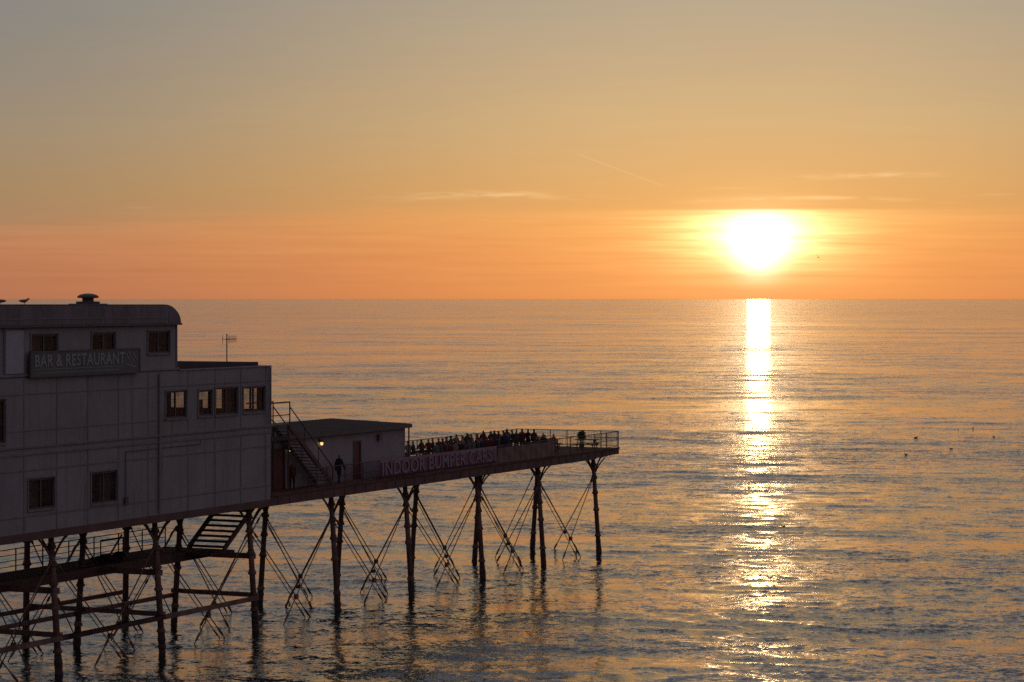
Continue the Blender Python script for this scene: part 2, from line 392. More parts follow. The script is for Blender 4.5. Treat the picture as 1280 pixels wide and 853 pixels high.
# ------------------------------------------------------------------ sea
def make_sea():
    rng = np.random.default_rng(11)
    fine = np.linspace(R(-24), R(24), 520)
    coarse = np.linspace(R(24), R(336), 40)[1:-1]
    th = np.concatenate([fine, coarse])
    rr = [0.0, 15, 30, 45, 60, 75, 90, 98, 103, 106]
    while rr[-1] < 1500:
        r = rr[-1]; rr.append(r + max(.26, .26*(r/170)**1.75))
    while rr[-1] < 330000: rr.append(rr[-1]*1.09)
    r = np.array(rr); nr, nth = len(r), len(th)
    TH, RR = np.meshgrid(th, r)
    X = RR*np.sin(TH); Y = RR*np.cos(TH)
    Z = np.zeros_like(X)
    dr = np.gradient(r)[:, None]*np.ones_like(TH)
    isfine = (np.abs(((TH+PI) % (2*PI))-PI) < R(24.5)).astype(float)
    def envelope(lx, ly, n=5):
        e = np.zeros_like(X)
        for _ in range(n):
            kx = rng.normal()*2*PI/lx; ky = rng.normal()*2*PI/ly
            e += np.sin(kx*X+ky*Y+rng.uniform(0, 2*PI))
        return e/np.sqrt(n/2)
    env1 = np.clip(1+.40*envelope(120, 55), .25, 2.0)
    env2 = np.clip(1+.45*envelope(70, 26), .2, 2.2)
    env3 = np.clip(1+.40*envelope(36, 15), .25, 2.1)
    comps = []
    for lam in np.geomspace(14, 34, 9): comps.append((lam*rng.uniform(.94, 1.06), rng.normal(R(-5), R(16)), .0042, env1))
    for lam in np.geomspace(4.5, 13, 22): comps.append((lam*rng.uniform(.94, 1.06), rng.normal(R(8), R(34)), .0031, env2))
    for lam in np.geomspace(1.0, 4.3, 38): comps.append((lam*rng.uniform(.94, 1.06), rng.normal(R(-4), R(48)), .0066, env3))
    for lam, ang, slope, env in comps:
        k = 2*PI/lam; a = slope/k*math.sqrt(2)
        kx = k*math.sin(ang); ky = k*math.cos(ang)
        fade = np.clip((lam/dr-3.2)/3.0, 0, 1)*isfine
        ph = kx*X+ky*Y+rng.uniform(0, 2*PI)
        Z += a*fade*env*(np.cos(ph)+.12*np.cos(2*ph))
    Z *= np.clip((RR-95)/12, 0, 1)
    verts = np.stack([X, Y, Z], -1).reshape(-1, 3)
    i, j = np.meshgrid(np.arange(nr-1), np.arange(nth), indexing='ij')
    jn = (j+1) % nth
    f = np.stack([i*nth+j, i*nth+jn, (i+1)*nth+jn, (i+1)*nth+j], -1).reshape(-1, 4)[:, ::-1]
    me = bpy.data.meshes.new('sea')
    me.vertices.add(len(verts)); me.vertices.foreach_set('co', verts.astype(np.float32).ravel())
    me.loops.add(f.size); me.loops.foreach_set('vertex_index', f.astype(np.int32).ravel())
    me.polygons.add(len(f)); me.polygons.foreach_set('loop_start', np.arange(0, f.size, 4, dtype=np.int32))
    me.polygons.foreach_set('use_smooth', np.ones(len(f), dtype=bool))
    me.update(calc_edges=True); me.validate()
    o = bpy.data.objects.new('sea', me); C.objects.link(o); o['kind'] = 'structure'
    m = bpy.data.materials.new('sea_water'); m.use_nodes = True
    n = NT(m.node_tree); n.n.clear()
    ge = n.new('ShaderNodeNewGeometry')
    pos = n.vmath('MULTIPLY', ge.outputs['Position'], (1, 1, 0))
    slope = None
    def layer(scale, stretch, amp, detail, seed, patch=None):
        v = n.vmath('ADD', n.vmath('MULTIPLY', pos, (1/stretch, 1, 0)), (seed, seed*1.7, 0))
        nz = n.noise(v, scale, detail, .55)
        c = n.vmath('SUBTRACT', nz.outputs['Color'], (.5, .5, .5))
        sp = n.vmath('MULTIPLY', c, (amp/stretch*1.0, amp*1.1, 0))
        if patch is not None: sp = n.vmath('SCALE', sp, scale=patch)
        return sp
    big = n.noise(n.vmath('MULTIPLY', pos, (.35, 1, 0)), .045, 3, .55).outputs[0]
    patch = n.smooth(big, .32, .68, .65, 1.35)
    for args in ((.40, 1.3, .20, 2, 3.1, None), (.75, 1.25, .20, 2, 15.1, patch), (1.5, 1.2, .31, 2, 9.7, patch), (4.2, 1.2, .50, 2, 21.3, patch), (13.0, 1.2, .36, 1, 71.0, patch),
                 (.12, 1.7, .20, 3, 33.0, None), (.032, 2.0, .20, 3, 41.0, None), (.009, 2.2, .17, 3, 57.0, None)):
        l = layer(*args); slope = l if slope is None else n.vmath('ADD', slope, l)
    nrm = n.vmath('NORMALIZE', n.vmath('ADD', ge.outputs['Normal'], slope))
    p = n.new('ShaderNodeBsdfPrincipled')
    p.inputs['Base Color'].default_value = (.020, .026, .030, 1)
    p.inputs['Roughness'].default_value = .08
    p.inputs['IOR'].default_value = 1.333
    n.l.new(nrm, p.inputs['Normal'])
    out = n.new('ShaderNodeOutputMaterial'); n.l.new(p.outputs[0], out.inputs[0])
    me.materials.append(m)
make_sea()
#PIER#
# ------------------------------------------------------------------ pier deck
DZ = 7.5                                     # deck level
dk = thing('pier_deck', 'dark timber pier deck on iron girders running out over the sea', 'pier deck', (-40, 0, 7))
MB().box(-90, -50.8, .16, 11.2, 7.40, 7.498).box(-50.8, 0, .02, 8.4, 7.40, 7.498).build('planking', M_DECK, dk)
MB().box(-90, -50.8, 0, .22, 6.9, 7.30).box(-50.8, -4.4, 0, .22, 6.9, 7.398).box(-4.4, -2.1, .03, .25, 6.98, 7.398).box(-2.1, .02, .03, .25, 7.04, 7.398).build('front_girder', M_GIRD, dk)
MB().box(-50.8, -4.4, 8.2, 8.42, 6.9, 7.398).box(-4.4, .02, 8.17, 8.39, 7.04, 7.398).box(-90, -50.8, 11.0, 11.22, 6.9, 7.398).build('back_girder', M_GIRD, dk)
MB().box(-.2, .02, .25, 8.17, 7.05, 7.397).build('end_girder', M_GIRD, dk)
mb = MB()
for i in range(52):
    s = -89 + i*1.68
    if s > -4.6: break
    mb.box(s-.07, s+.07, .25, 11.0 if s < -51 else 8.2, 7.0, 7.396)
weld([c for c in dk.children if c.name.startswith('planking')][0], mb.build('joists', M_GIRD, dk))
MB().box(-50.8, -.02, -.045, .0, 7.42, 7.56).build('kerb_board', M_DECK, dk)
mb = MB()
for i in range(38): mb.box(-50+i*1.3, -49.93+i*1.3, -.03, 0, 6.93, 7.37)
weld([c for c in dk.children if c.name.startswith('front_girder')][0], mb.build('stiffeners', M_GIRD, dk))

# ------------------------------------------------------------------ trestles
BENT = [-70.3, -61.0, -51.45, -41.94, -32.41, -22.1, -12.3, -2.46]
def column(parent, s, tb, tt, r, seed, lean=0.0):
    rnd = random.Random(seed)
    def P(z): k = (z+4)/(6.9+4); return (s+lean*(1-k), tb+(tt-tb)*k, z)
    col = MB().tube(P(1.0), P(6.88), r*1.0, r*.86, n=12).build('column', M_IRON, parent, True)
    ws_ = MB().tube(P(-4), P(-.8), r*1.1, r*1.15, n=12, caps=False); zz = -.8; ra = r*1.15
    while zz < .9:                               # weed and barnacle crust round the tide line
        z2 = min(zz+.13, .98); rb = r*(1.05+rnd.uniform(.0, .28)*(1 if z2 < .8 else .3)); ws_.tube(P(zz), P(z2), ra, rb, n=12, caps=False); zz = z2; ra = rb
    ws_.build('submerged_shaft', M_WET, col, False)
    for z in (6.3, 5.5, 4.4, 3.2, 1.1):
        z += rnd.uniform(-.12, .12)
        c = MB().lathe((0, 0, 0), [(r*1.02, -.12), (r*1.38, -.08), (r*1.38, .04), (r*1.12, .06), (r*1.12, .16), (r*.9, .18)], 12)
        q = P(z); c.v = [(v[0]+q[0], v[1]+q[1], v[2]+z) for v in c.v]
        c.build('collar', M_IRON, col)
    q = P(5.6)
    for (dx, dy, sp_, rr_, z0_) in ((1, 0, 1.25, .06, 5.75), (-1, 0, 1.25, .06, 5.75), (0, 1, .75, .05, 5.85), (0, -1, .75, .05, 5.85)):
        pts = [(q[0]+dx*(r*.75+sp_*(k/7)**1.15), q[1]+dy*(r*.75+sp_*(k/7)**1.15), z0_+(6.89-z0_)*(1-(1-k/7)**1.25)) for k in range(8)]
        MB().path(pts, rr_, 7).build('bracket', M_IRON, col)
    return col
def rod(parent, p, q, r=.033, sag=0):
    p = Vector(p); q = Vector(q); m = MB()
    if sag:
        pts = [p.lerp(q, k/6)-Vector((0,0,sag*math.sin(PI*k/6))) for k in range(7)]
        m.path(pts, r, 6)
    else: m.tube(p, q, r, n=6)
    k = p.lerp(q, .06); m.tube(p.lerp(q, .035), k, r*2.0, n=6)           # end clevis
    m.tube(p.lerp(q, .60), p.lerp(q, .64), r*2.0, n=6)                    # turnbuckle
    return m.build('tie_rod', M_ROD, parent)
def knot(parent, c, r=.12):
    return MB().tube((c[0], c[1]-.09, c[2]), (c[0], c[1]+.09, c[2]), r, n=12).build('joint_ring', M_IRON, parent)
ORD = ['outermost', 'second', 'third', 'fourth', 'fifth', 'sixth', 'seventh', 'eighth']
where = ['nearest the open end of the deck', 'in from the open end, under the last benches', 'in from the open end, under the seated crowd', 'in from the open end, below the start of the lettered banner',
         'in from the open end, under the low hut', 'in from the open end, beside the lower stairs', 'in from the open end, crossed by the landing stage', 'in from the open end, nearest the left edge']
for i, s in enumerate(BENT):
    n = len(BENT)-1-i
    tr = thing('iron_trestle', ORD[n]+' iron trestle '+where[n], 'trestle', (s, 3.3, 0), 'iron trestles carrying the pier')
    rnd = random.Random(i+40)
    column(tr, s, .36, 1.06, .168, i*3, .10); column(tr, s, 6.2, 5.45, .168, i*3+1, -.05)
    if i <= 2: column(tr, s-.3 if i else s, 9.1, 8.9, .178, i*3+2)
    fz = 5.65
    rod(tr, (s, .95, fz), (s, 5.95, -3.0)); rod(tr, (s, 5.75, fz), (s, .45, -3.0))
    knot(tr, (s, 3.3, 1.35))
    if i <= 2:
        rod(tr, (s, 5.75, fz), (s, 9.0, .4)); rod(tr, (s, 8.95, fz), (s, 6.0, .4))
    if i < len(BENT)-1:
        s2 = BENT[i+1]
        for (tq, tb) in ((.92, .48), (5.72, 5.98)):
            rod(tr, (s+.1, tq, fz), (s2-.05, tb, -2.9)); rod(tr, (s2-.1, tq, fz), (s+.05, tb, -2.9))
            rod(tr, (s+.1, tq+.16, fz-.12), (s2-.4, tb+.16, -2.9), .025)
            knot(tr, ((s+s2)/2, (tq+tb)/2, 1.38), .15)
    if i == 0:
        for (tq, tb) in ((.92, .48), (5.72, 5.98)):
            rod(tr, (s-.1, tq, fz), (s-9.3, tb, -2.9)); rod(tr, (s-9.2, tq, fz), (s-.05, tb, -2.9))
    if i <= 2:                                     # cross beams below the building
        sb = s+.2
        MB().bar((sb, .56, 1.95), (sb, 9.3 if i < 2 else 6.2, 1.95), .2, .24).build('cross_beam', M_IRON, tr)
        MB().bar((sb, .74, 4.12), (sb, 6.2 if i else 9.2, 4.12), .2, .30).build('cross_beam', M_IRON, tr)
        e = (s if i == 2 else BENT[i+1])
    if i < 2:
        s2 = BENT[i+1]
        st = s if i else s-9.5
        MB().bar((st, .46, 1.83), (s2, .46, 1.83), .2, .24).build('long_beam', M_IRON, tr)
        MB().bar((st, 6.02, 1.72), (s2, 6.02, 1.72), .18, .22).build('long_beam', M_IRON, tr)
    if i == 0:
        MB().bar((s, .46, 1.83), (s+9.3, .46, 1.83), .2, .24).build('long_beam', M_IRON, tr)
        MB().bar((s, 9.0, 1.8), (s+18.5, 9.0, 1.8), .18, .22).build('long_beam', M_IRON, tr)

# ------------------------------------------------------------------ landing stage below the building
ls = thing('landing_stage', 'dark timber landing stage slung between the columns below the building', 'landing stage', (-65, 5.9, 4))
MB().box(-90, -50.0, 4.7, 7.3, 4.14, 4.25).build('planking', M_DECK, ls)
MB().box(-90, -50.0, 4.55, 4.69, 3.80, 4.28).build('edge_beam', M_GIRD, ls)
MB().box(-90, -50.0, 7.31, 7.45, 3.80, 4.28).build('edge_beam', M_GIRD, ls)
MB().box(-50.0, -49.86, 2.9, 7.45, 3.80, 4.27).build('edge_beam', M_GIRD, ls)
MB().box(-52.4, -50.0, 2.9, 4.54, 4.13, 4.25).build('stair_foot_planking', M_DECK, ls)
mb = MB()
for i in range(40): mb.box(-89.5+i, -89.4+i, 4.7, 7.3, 3.9, 4.138)
weld([c for c in ls.children if c.name.startswith('planking')][0], mb.build('joists', M_GIRD, ls))
def railing(name, label, pts, z0, h, post=1.8, rails=(1.0,), bal=0, base=None, r=.028, pr=.04, bz=None):
    """an open iron railing along a polyline of (s,t): posts, rails and, per bay, an infill of bars"""
    th_ = thing(name, label, 'railing', base or (pts[0][0], pts[0][1], z0))
    for (p, q) in zip(pts, pts[1:]):
        L = math.dist(p, q); nb = max(1, round(L/post))
        for k in range(nb+1):
            x = p[0]+(q[0]-p[0])*k/nb; y = p[1]+(q[1]-p[1])*k/nb
            if k < nb or q == pts[-1]: MB().tube((x, y, z0), (x, y, z0+h+.03), pr, n=6).build('post', M_RAIL, th_)
        for f in rails: MB().tube((p[0], p[1], z0+h*f), (q[0], q[1], z0+h*f), r if f == 1.0 else r*.75, n=6).build('rail', M_RAIL, th_)
        if bal:
            for k in range(nb):
                m = MB()
                n = max(1, round(L/nb/bal))
                for j in range(1, n):
                    u = (k+j/n)/nb; x = p[0]+(q[0]-p[0])*u; y = p[1]+(q[1]-p[1])*u
                    m.tube((x, y, z0+h*rails[-1]), (x, y, z0+h), .0095, n=4)
                if m.v: m.build('bar_infill', M_RAIL, th_)
    return th_
railing('landing_railing', 'thin four rail railing along the back of the landing stage', [(-86, 7.38), (-50.1, 7.38)], 4.28, 1.15, 2.4, (1.0, .74, .48, .22))
gp = thing('gate', 'small open gate frame with a diagonal brace on the landing stage', 'gate', (-56, 6.9, 4.25))
MB().path([(-57.2, 7.0, 4.45), (-57.2, 7.0, 5.25), (-55.0, 7.0, 5.25), (-55.0, 7.0, 4.45), (-57.2, 7.0, 4.45)], .04).build('gate_frame', M_RAIL, gp)
MB().tube((-56.4, 7.02, 4.26), (-55.1, 7.02, 5.4), .05).build('brace', M_RAIL, gp)
MB().tube((-57.2, 7.0, 4.25), (-57.2, 7.0, 4.45), .05).tube((-55.0, 7.0, 4.25), (-55.0, 7.0, 4.45), .05).build('gate_foot', M_RAIL, gp)
hp = MB()
rnd = random.Random(3)
for k in range(15): hp.blob((-59.3+k*.12+rnd.uniform(-.1, .1), 6.0+rnd.uniform(-.25, .25), 4.33+rnd.uniform(0, .12)), .24, .24, .16, k, .25)
hp.single('rope_heap', M_HEAP, 'long dark heap of rope and nets lying on the landing stage', 'rope heap', (-58.5, 6, 4.25))
hp = MB()
for k in range(6): hp.blob((-56.9+rnd.uniform(-.2, .2), 6.0+rnd.uniform(-.2, .2), 4.36+rnd.uniform(0, .14)), .22, .22, .17, k+30, .25)
hp.single('rope_heap', M_HEAP, 'small round dark heap of rope beside the landing stage gate', 'rope heap', (-56.9, 6, 4.25))
# lower stairs
lt = thing('lower_staircase', 'open tread iron staircase rising from the landing stage to the deck', 'staircase', (-50.3, 4.2, 4.25))
A0, A1, Z0_, Z1_ = -50.9, -47.0, 4.25, 6.92
for t in (3.0, 5.35): MB().bar((A0, t, Z0_+.1), (A1, t, Z1_), .09, .30).build('stringer', M_GIRD, lt)
for k in range(10):
    u = (k+.6)/10.2; x = A0+(A1-A0)*u; z = Z0_+.08+(Z1_-Z0_)*u
    MB().box(x-.10, x+.15, 3.05, 5.30, z-.07, z+.05).build('tread', M_GIRD, lt)

# ------------------------------------------------------------------ pavilion building
bd = thing('pavilion_building', 'three storey grey clad pavilion with curved dark roof standing on the pier', 'building', (-63, 0, 7.3))
S0, S1, TB = -90, -50.8, 11.2
LOW = [(-85.5, -83.3, 8.4, 9.9), (-79.5, -77.3, 8.4, 9.9), (-73.66, -71.50, 8.38, 9.86), (-68.37, -66.10, 8.28, 9.86)]
MID = [(-77.6, -75.5, 11.7, 13.77), (-61.58, -59.56, 12.25, 13.68), (-58.37, -57.0, 12.25, 13.62), (-56.67, -54.35, 12.22, 13.70), (-53.75, -51.43, 12.25, 13.65)]
UPP = [(-85, -82.9, 15.75, 16.82), (-79.5, -77.4, 15.75, 16.82), (-73.34, -71.17, 15.80, 16.80), (-68.23, -66.17, 15.76, 16.82), (-63.17, -61.11, 15.68, 16.84)]
ENDW = [(.75, 2.3, 12.25, 13.7), (2.75, 3.6, 12.25, 13.7), (3.95, 4.75, 12.25, 13.7), (5.4, 6.6, 12.25, 13.7)]
mb = MB()
holed_wall(mb, S0, S1, 7.301, 11.24, 0, .16, LOW)
mb.box(S1-.16, S1, .161, TB-.16, 7.5, 11.24).box(S0, S1, TB-.16, TB, 7.5, 11.24)
lw = mb.build('lower_storey_wall', M_WALL, bd)
mb = MB()
holed_wall(mb, S0, S1, 11.24, 14.72, 0, .16, MID)
holed_wall(mb, .161, TB-.161, 11.24, 14.72, S1-.16, S1, ENDW, 't')
mb.box(S0, S1, TB-.16, TB, 11.24, 14.72)
mw = mb.build('middle_storey_wall', M_WALL, bd)
mb = MB()
holed_wall(mb, S0, -60.34, 14.73, 17.30, .06, .22, UPP)
mb.box(-60.5, -60.34, .221, 9.0, 14.73, 17.30).box(S0, -60.5, 8.84, 9.0, 14.73, 17.30)
uw = mb.build('upper_storey_wall', M_WALL, bd)
MB().box(S0, S1-.17, .17, TB-.17, 11.05, 11.2).build('floor_slab', M_INT, bd)
MB().box(S0, S1-.17, .17, TB-.17, 14.45, 14.6).build('ceiling_slab', M_INT, bd)
MB().box(-60.3, -60.1, 2.0, 10.9, 11.2, 14.45).build('inner_partition', M_INT, bd)
# flat roof behind the parapet, falling a little to seaward
m = MB()
P = [(-60.33, .5, 14.72), (-51.3, .5, 14.72), (-51.3, 10.6, 14.72), (-60.33, 10.6, 14.72), (-60.33, .5, 15.22), (-51.3, .5, 14.99), (-51.3, 10.6, 14.99), (-60.33, 10.6, 15.22)]
m.v = P; m.f = [(0,1,2,3), (4,5,6,7), (0,1,5,4), (1,2,6,5), (2,3,7,6), (3,0,4,7)]
m.build('flat_roof', M_ROOF, bd)
MB().box(-60.3, S1+.05, -.06, .30, 14.72, 14.79).box(S1-.25, S1+.05, .30, TB, 14.72, 14.79).build('parapet_coping', M_TRIM, bd)
# curved roof
m = MB(); rings = []
for k in range(9):
    ph = k/8*PI/2; ins = 1.55*(1-math.cos(ph)); z = 17.22+1.0*math.sin(ph)
    rings.append([(S0, -.12, z), (-60.30-ins, -.12, z), (-60.30-ins, 9.2, z), (S0, 9.2, z)])
for a, b in zip(rings, rings[1:]):
    for j in range(4): m.quad([a[j], a[(j+1) % 4], b[(j+1) % 4], b[j]])
m.quad(rings[-1])
bm_ = m.build('curved_roof', M_ROOF, bd)
MB().box(S0, -60.24, -.18, -.121, 17.14, 17.24).box(-60.299, -60.24, -.12, 9.2, 17.14, 17.24).build('gutter', M_FRAME, bm_)
MB().box(S0, -60.30, -.12, .058, 17.18, 17.21).build('soffit', M_TRIM, bm_)
m = MB()
prof = [(-60.32-1.55*(1-math.cos(k/12*PI/2)), 17.25+.93*math.sin(k/12*PI/2)) for k in range(13)]
out = [(S0, 17.25)]+prof+[(S0, 18.18)]
n0 = len(out)
m.v = [(x, -.15, z) for x, z in out]+[(x, -.122, z) for x, z in out]
m.f = [tuple(range(n0)), tuple(range(n0, 2*n0))[::-1]]+[(k, (k+1) % n0, n0+(k+1) % n0, n0+k) for k in range(n0)]
fas = m.build('roof_fascia', mat('roof_fascia_paint', (.185, .155, .17), .7, .35, .5, grain=(1, 1, .4)), bm_)
m = MB()
for i in range(11): m.box(-87.5+i*2.6-.02, -87.5+i*2.6+.02, -.165, -.1505, 17.27, 18.1)
m.box(S0, -60.9, -.172, -.1505, 17.52, 17.56)
weld(fas, m.build('joints', M_BATTEN, bm_))
# roof vent cowl
vt = MB().lathe((-62.8, 4, 18.2), [(.62, 0), (.62, .17), (.30, .18), (.30, .34), (.55, .36), (.56, .44), (.42, .53), (.2, .58), (.02, .59)], 24).build('roof_vent', M_VENT, bm_, False)
MB().box(-63.55, -62.05, 3.3, 4.7, 18.15, 18.26).build('vent_curb', M_VENT, vt)
# cladding joints
def strip(mb, horiz, c, a, b, wdt, pr, holes, t0=0.0):
    segs = [(a, b)]
    for h in holes:
        lo, hi, oa, ob = (h[2], h[3], h[0], h[1]) if horiz else (h[0], h[1], h[2], h[3])
        if lo-.10 < c < hi+.10:
            ns = []
            for (x, y) in segs:
                if ob+.12 <= x or oa-.12 >= y: ns.append((x, y)); continue
                if oa-.12 > x: ns.append((x, oa-.12))
                if ob+.12 < y: ns.append((ob+.12, y))
            segs = ns
    for x, y in segs:
        if horiz: mb.box(x, y, t0-pr, t0, c-wdt/2, c+wdt/2)
        else: mb.box(c-wdt/2, c+wdt/2, t0-pr, t0, x, y)
VS = [-87.4, -84.7, -82, -79.3, -76.7, -73.99, -71.3, -68.65, -65.96, -63.24, -62.11, -59.4, -56.67, -54.01, -51.3]
m = MB()
for v in VS: strip(m, False, v, 7.32, 11.0, .07, .02, LOW)
for z in (8.1, 10.3): strip(m, True, z, S0, S1, .07, .026, LOW)
weld(lw, m.build('joints', M_BATTEN, lw))
m = MB()
for v in VS: strip(m, False, v, 11.46, 14.70, .06, .02, MID)
strip(m, True, 13.95, S0, S1, .06, .026, MID); strip(m, True, 12.2, S0, -61.6, .06, .026, MID)
weld(mw, m.build('joints', M_BATTEN, mw))
MB().box(S0, S1+.04, -.05, -.001, 11.02, 11.12).box(S0, S1+.06, -.08, -.001, 11.36, 11.46).build('floor_band', M_BATTEN, bd)
MB().box(S0, -60.30, -.04, .055, 14.80, 14.90).build('sill_band', M_TRIM, uw)
m = MB()
for v in (-75.5, -73.99, -60.45): m.box(v-.05, v+.05, .02, .058, 14.92, 17.12)
weld(uw, m.build('joints', M_BATTEN, uw))
MB().box(-75.45, -74.04, -.02, .057, 14.95, 17.0).build('bay_panel', mat('bay_panel_lit_tone', (.40, .40, .46), .6, .1), uw)  # lighter bluish colour paints in the light on this stretch of wall
MB().path([(-62.25, -.07, 7.4), (-62.25, -.07, 14.6)], .06, 8).build('drainpipe', M_TRIM, bd)
MB().path([(-65.35, -.045, 8.45), (-65.35, -.045, 10.75), (-58.2, -.045, 10.78), (-58.2, -.045, 10.98)], .022).build('conduit', M_FRAME, bd)
MB().path([(-50.95, -.10, 11.5), (-50.95, -.10, 14.7)], .05, 8).build('drainpipe', M_TRIM, bd)
MB().box(-65.5, -65.2, -.12, -.0275, 8.05, 8.45).build('meter_box', M_FRAME, bd)
def window(parent, h, t0, mull=1, axis='s', trans=0):
    a, b, lo, hi = h; fw = .085
    def bx(m, x0, x1, z0, z1, d0, d1):
        if axis == 's': m.box(x0, x1, t0+d0, t0+d1, z0, z1)
        else: m.box(t0-d1, t0-d0, x0, x1, z0, z1)
    m = MB()
    bx(m, a+.002, a+fw, lo+.002, hi-.002, .03, .11); bx(m, b-fw, b-.002, lo+.002, hi-.002, .03, .11)
    bx(m, a+fw, b-fw, lo+.002, lo+fw, .03, .11); bx(m, a+fw, b-fw, hi-fw, hi-.002, .03, .11)
    for k in range(1, mull+1):
        c = a+(b-a)*k/(mull+1); bx(m, c-.05, c+.05, lo+fw, hi-fw, .032, .108)
    if trans: bx(m, a+fw, b-fw, hi-trans-.03, hi-trans+.03, .034, .106)
    f = m.build('window', M_FRAME, parent)
    g_ = MB(); bx(g_, a+fw-.01, b-fw+.01, lo+fw-.01, hi-fw+.01, .065, .075); g_.build('pane', M_GLASS, f)
    s_ = MB()
    bx(s_, a-.08, b+.08, lo-.085, lo-.005, -.09, -.0265); s_.build('sill', M_BATTEN, f)
    s_ = MB(); bx(s_, a-.09, b+.09, hi+.004, hi+.09, -.05, -.0265); bx(s_, a-.09, a-.004, lo, hi, -.05, -.0265); bx(s_, b+.004, b+.09, lo, hi, -.05, -.0265)
    s_.build('surround', M_BATTEN, f)
    return f
for h in LOW: window(lw, h, 0, 1)
for k, h in enumerate(MID): window(mw, h, 0, (1, 1, 0, 1, 1)[k], trans=0)
for h in UPP: window(uw, h, .06, 1)
for h in ENDW: window(mw, h, S1, 2 if h[1]-h[0] > 1.4 else 0, 't')
# curtains and blinds just inside some windows
cur = mat('curtain_cloth', (.20, .12, .11), .9, .3, 3, grain=(6, 1, .3))
for (a, b, lo, hi, tq) in ((-73.5, -72.4, 8.4, 9.8, .3), (-67.2, -66.2, 8.35, 9.8, .3), (-73.2, -72.1, 15.9, 16.75, .4), (-66.9, -66.3, 15.9, 16.75, .4), (-55.4, -54.4, 12.3, 13.6, .35), (-58.3, -57.05, 12.3, 13.1, .5), (-61.5, -60.9, 12.3, 13.6, .35)):
    m = MB(); n = 14
    for k in range(n):
        x0 = a+(b-a)*k/n; x1 = a+(b-a)*(k+1)/n; y0 = tq+.05*math.sin(k*2.4); y1 = tq+.05*math.sin((k+1)*2.4)
        m.quad([(x0, y0, lo), (x1, y1, lo), (x1, y1, hi), (x0, y0, hi)]); m.quad([(x0, y0+.02, lo), (x1, y1+.02, lo), (x1, y1+.02, hi), (x0, y0+.02, hi)])
    m.build('curtain', cur, bd)

# ------------------------------------------------------------------ lettering
def lettering(text, name, m, parent, s0, s1, z0, z1, t, depth=.02, shear=0):
    fc = bpy.data.curves.new('lettering', 'FONT'); fc.body = text; fc.extrude = .5; fc.offset = .018; fc.space_character = 1.06
    fo = bpy.data.objects.new('lettering_tmp', fc); C.objects.link(fo)
    dg = bpy.context.evaluated_depsgraph_get()
    me = bpy.data.meshes.new_from_object(fo.evaluated_get(dg))
    bpy.data.objects.remove(fo)
    vs = np.array([v.co[:] for v in me.vertices])
    lo, hi = vs.min(0), vs.max(0); base = Vector(parent['base'])
    for v in me.vertices:
        u = (v.co.x-lo[0])/(hi[0]-lo[0]); q = (v.co.y-lo[1])/(hi[1]-lo[1]); e = (v.co.z-lo[2])/(hi[2]-lo[2])
        v.co = Vector((s0+u*(s1-s0), t-depth*e, z0+q*(z1-z0)))-base
    me.materials.clear(); me.materials.append(m)
    o = bpy.data.objects.new(name, me); C.objects.link(o); o.parent = parent
    return o
sg = thing('restaurant_sign', 'long sign board with pale BAR & RESTAURANT lettering below the upper windows', 'sign', (-69, -.3, 14.75))
MB().box(-73.66, -64.35, -.20, -.12, 14.79, 15.93).build('board', M_SIGN, sg)
MB().box(-73.74, -64.27, -.22, -.10, 15.931, 16.0).box(-73.74, -64.27, -.22, -.10, 14.72, 14.789).box(-73.74, -73.661, -.22, -.10, 14.79, 15.93).box(-64.349, -64.27, -.22, -.10, 14.79, 15.93).build('frame', M_FRAME, sg)
for x in (-73, -69, -65): MB().box(x-.04, x+.04, -.118, .055, 15.2, 15.28).build('standoff', M_FRAME, sg)
lettering('BAR & RESTAURANT', 'lettering', M_SIGNL, sg, -73.4, -65.7, 15.22, 15.82, -.202)
weld([c for c in sg.children if c.name.startswith('board')][0], MB().box(-73.4, -65.8, -.205, -.201, 15.10, 15.125).box(-73.3, -66.2, -.205, -.201, 14.93, 14.955).build('rules', M_SIGNL, sg))
m = MB()
for (p, q) in (((-65.55, 15.75), (-64.9, 15.05)), ((-65.35, 15.85), (-64.75, 15.25)), ((-64.95, 15.8), (-64.62, 15.45)), ((-65.5, 15.2), (-64.6, 15.05))):
    m.bar((p[0], -.206, p[1]), (q[0], -.206, q[1]), .006, .06)
m.build('emblem', M_SIGNL, sg)

# ------------------------------------------------------------------ external staircase
es = thing('outside_staircase', 'iron outside staircase with landing against the seaward end of the pavilion', 'staircase', (-46, 1.1, DZ))
MB().box(S1+.02, -47.75, .45, 1.65, 11.28, 11.38).build('landing', M_GIRD, es)
MB().tube((-47.85, .55, 7.5), (-47.85, .55, 11.28), .06).build('post', M_RAIL, es); MB().tube((-47.85, 1.55, 7.5), (-47.85, 1.55, 11.28), .06).build('post', M_RAIL, es)
for t in (.5, 1.6): MB().bar((-47.78, t, 11.25), (-42.7, t, 7.58), .07, .26).build('stringer', M_GIRD, es)
for k in range(17):
    u = (k+1)/18; x = -47.75+5.05*u; z = 11.33-3.7*u
    MB().box(x-.13, x+.13, .54, 1.56, z-.02, z+.02).build('tread', M_GIRD, es)
for t in (.5, 1.6):
    MB().path([(-47.78, t, 12.35), (-42.75, t, 8.62)], .035).build('handrail', M_RAIL, es)
    for u in (0.33, .66, 1): MB().tube((-47.78+5.05*u, t, 11.25-3.67*u), (-47.78+5.05*u, t, 12.36-3.73*u), .03, n=6).build('baluster', M_RAIL, es)
MB().path([(S1+.05, .5, 12.62), (-47.78, .5, 12.62), (-47.78, .5, 11.38)], .045).build('landing_rail', M_RAIL, es)
MB().path([(-47.78, 1.6, 11.38), (-47.78, 1.6, 12.62), (S1+.05, 1.6, 12.62)], .04).build('landing_rail', M_RAIL, es)
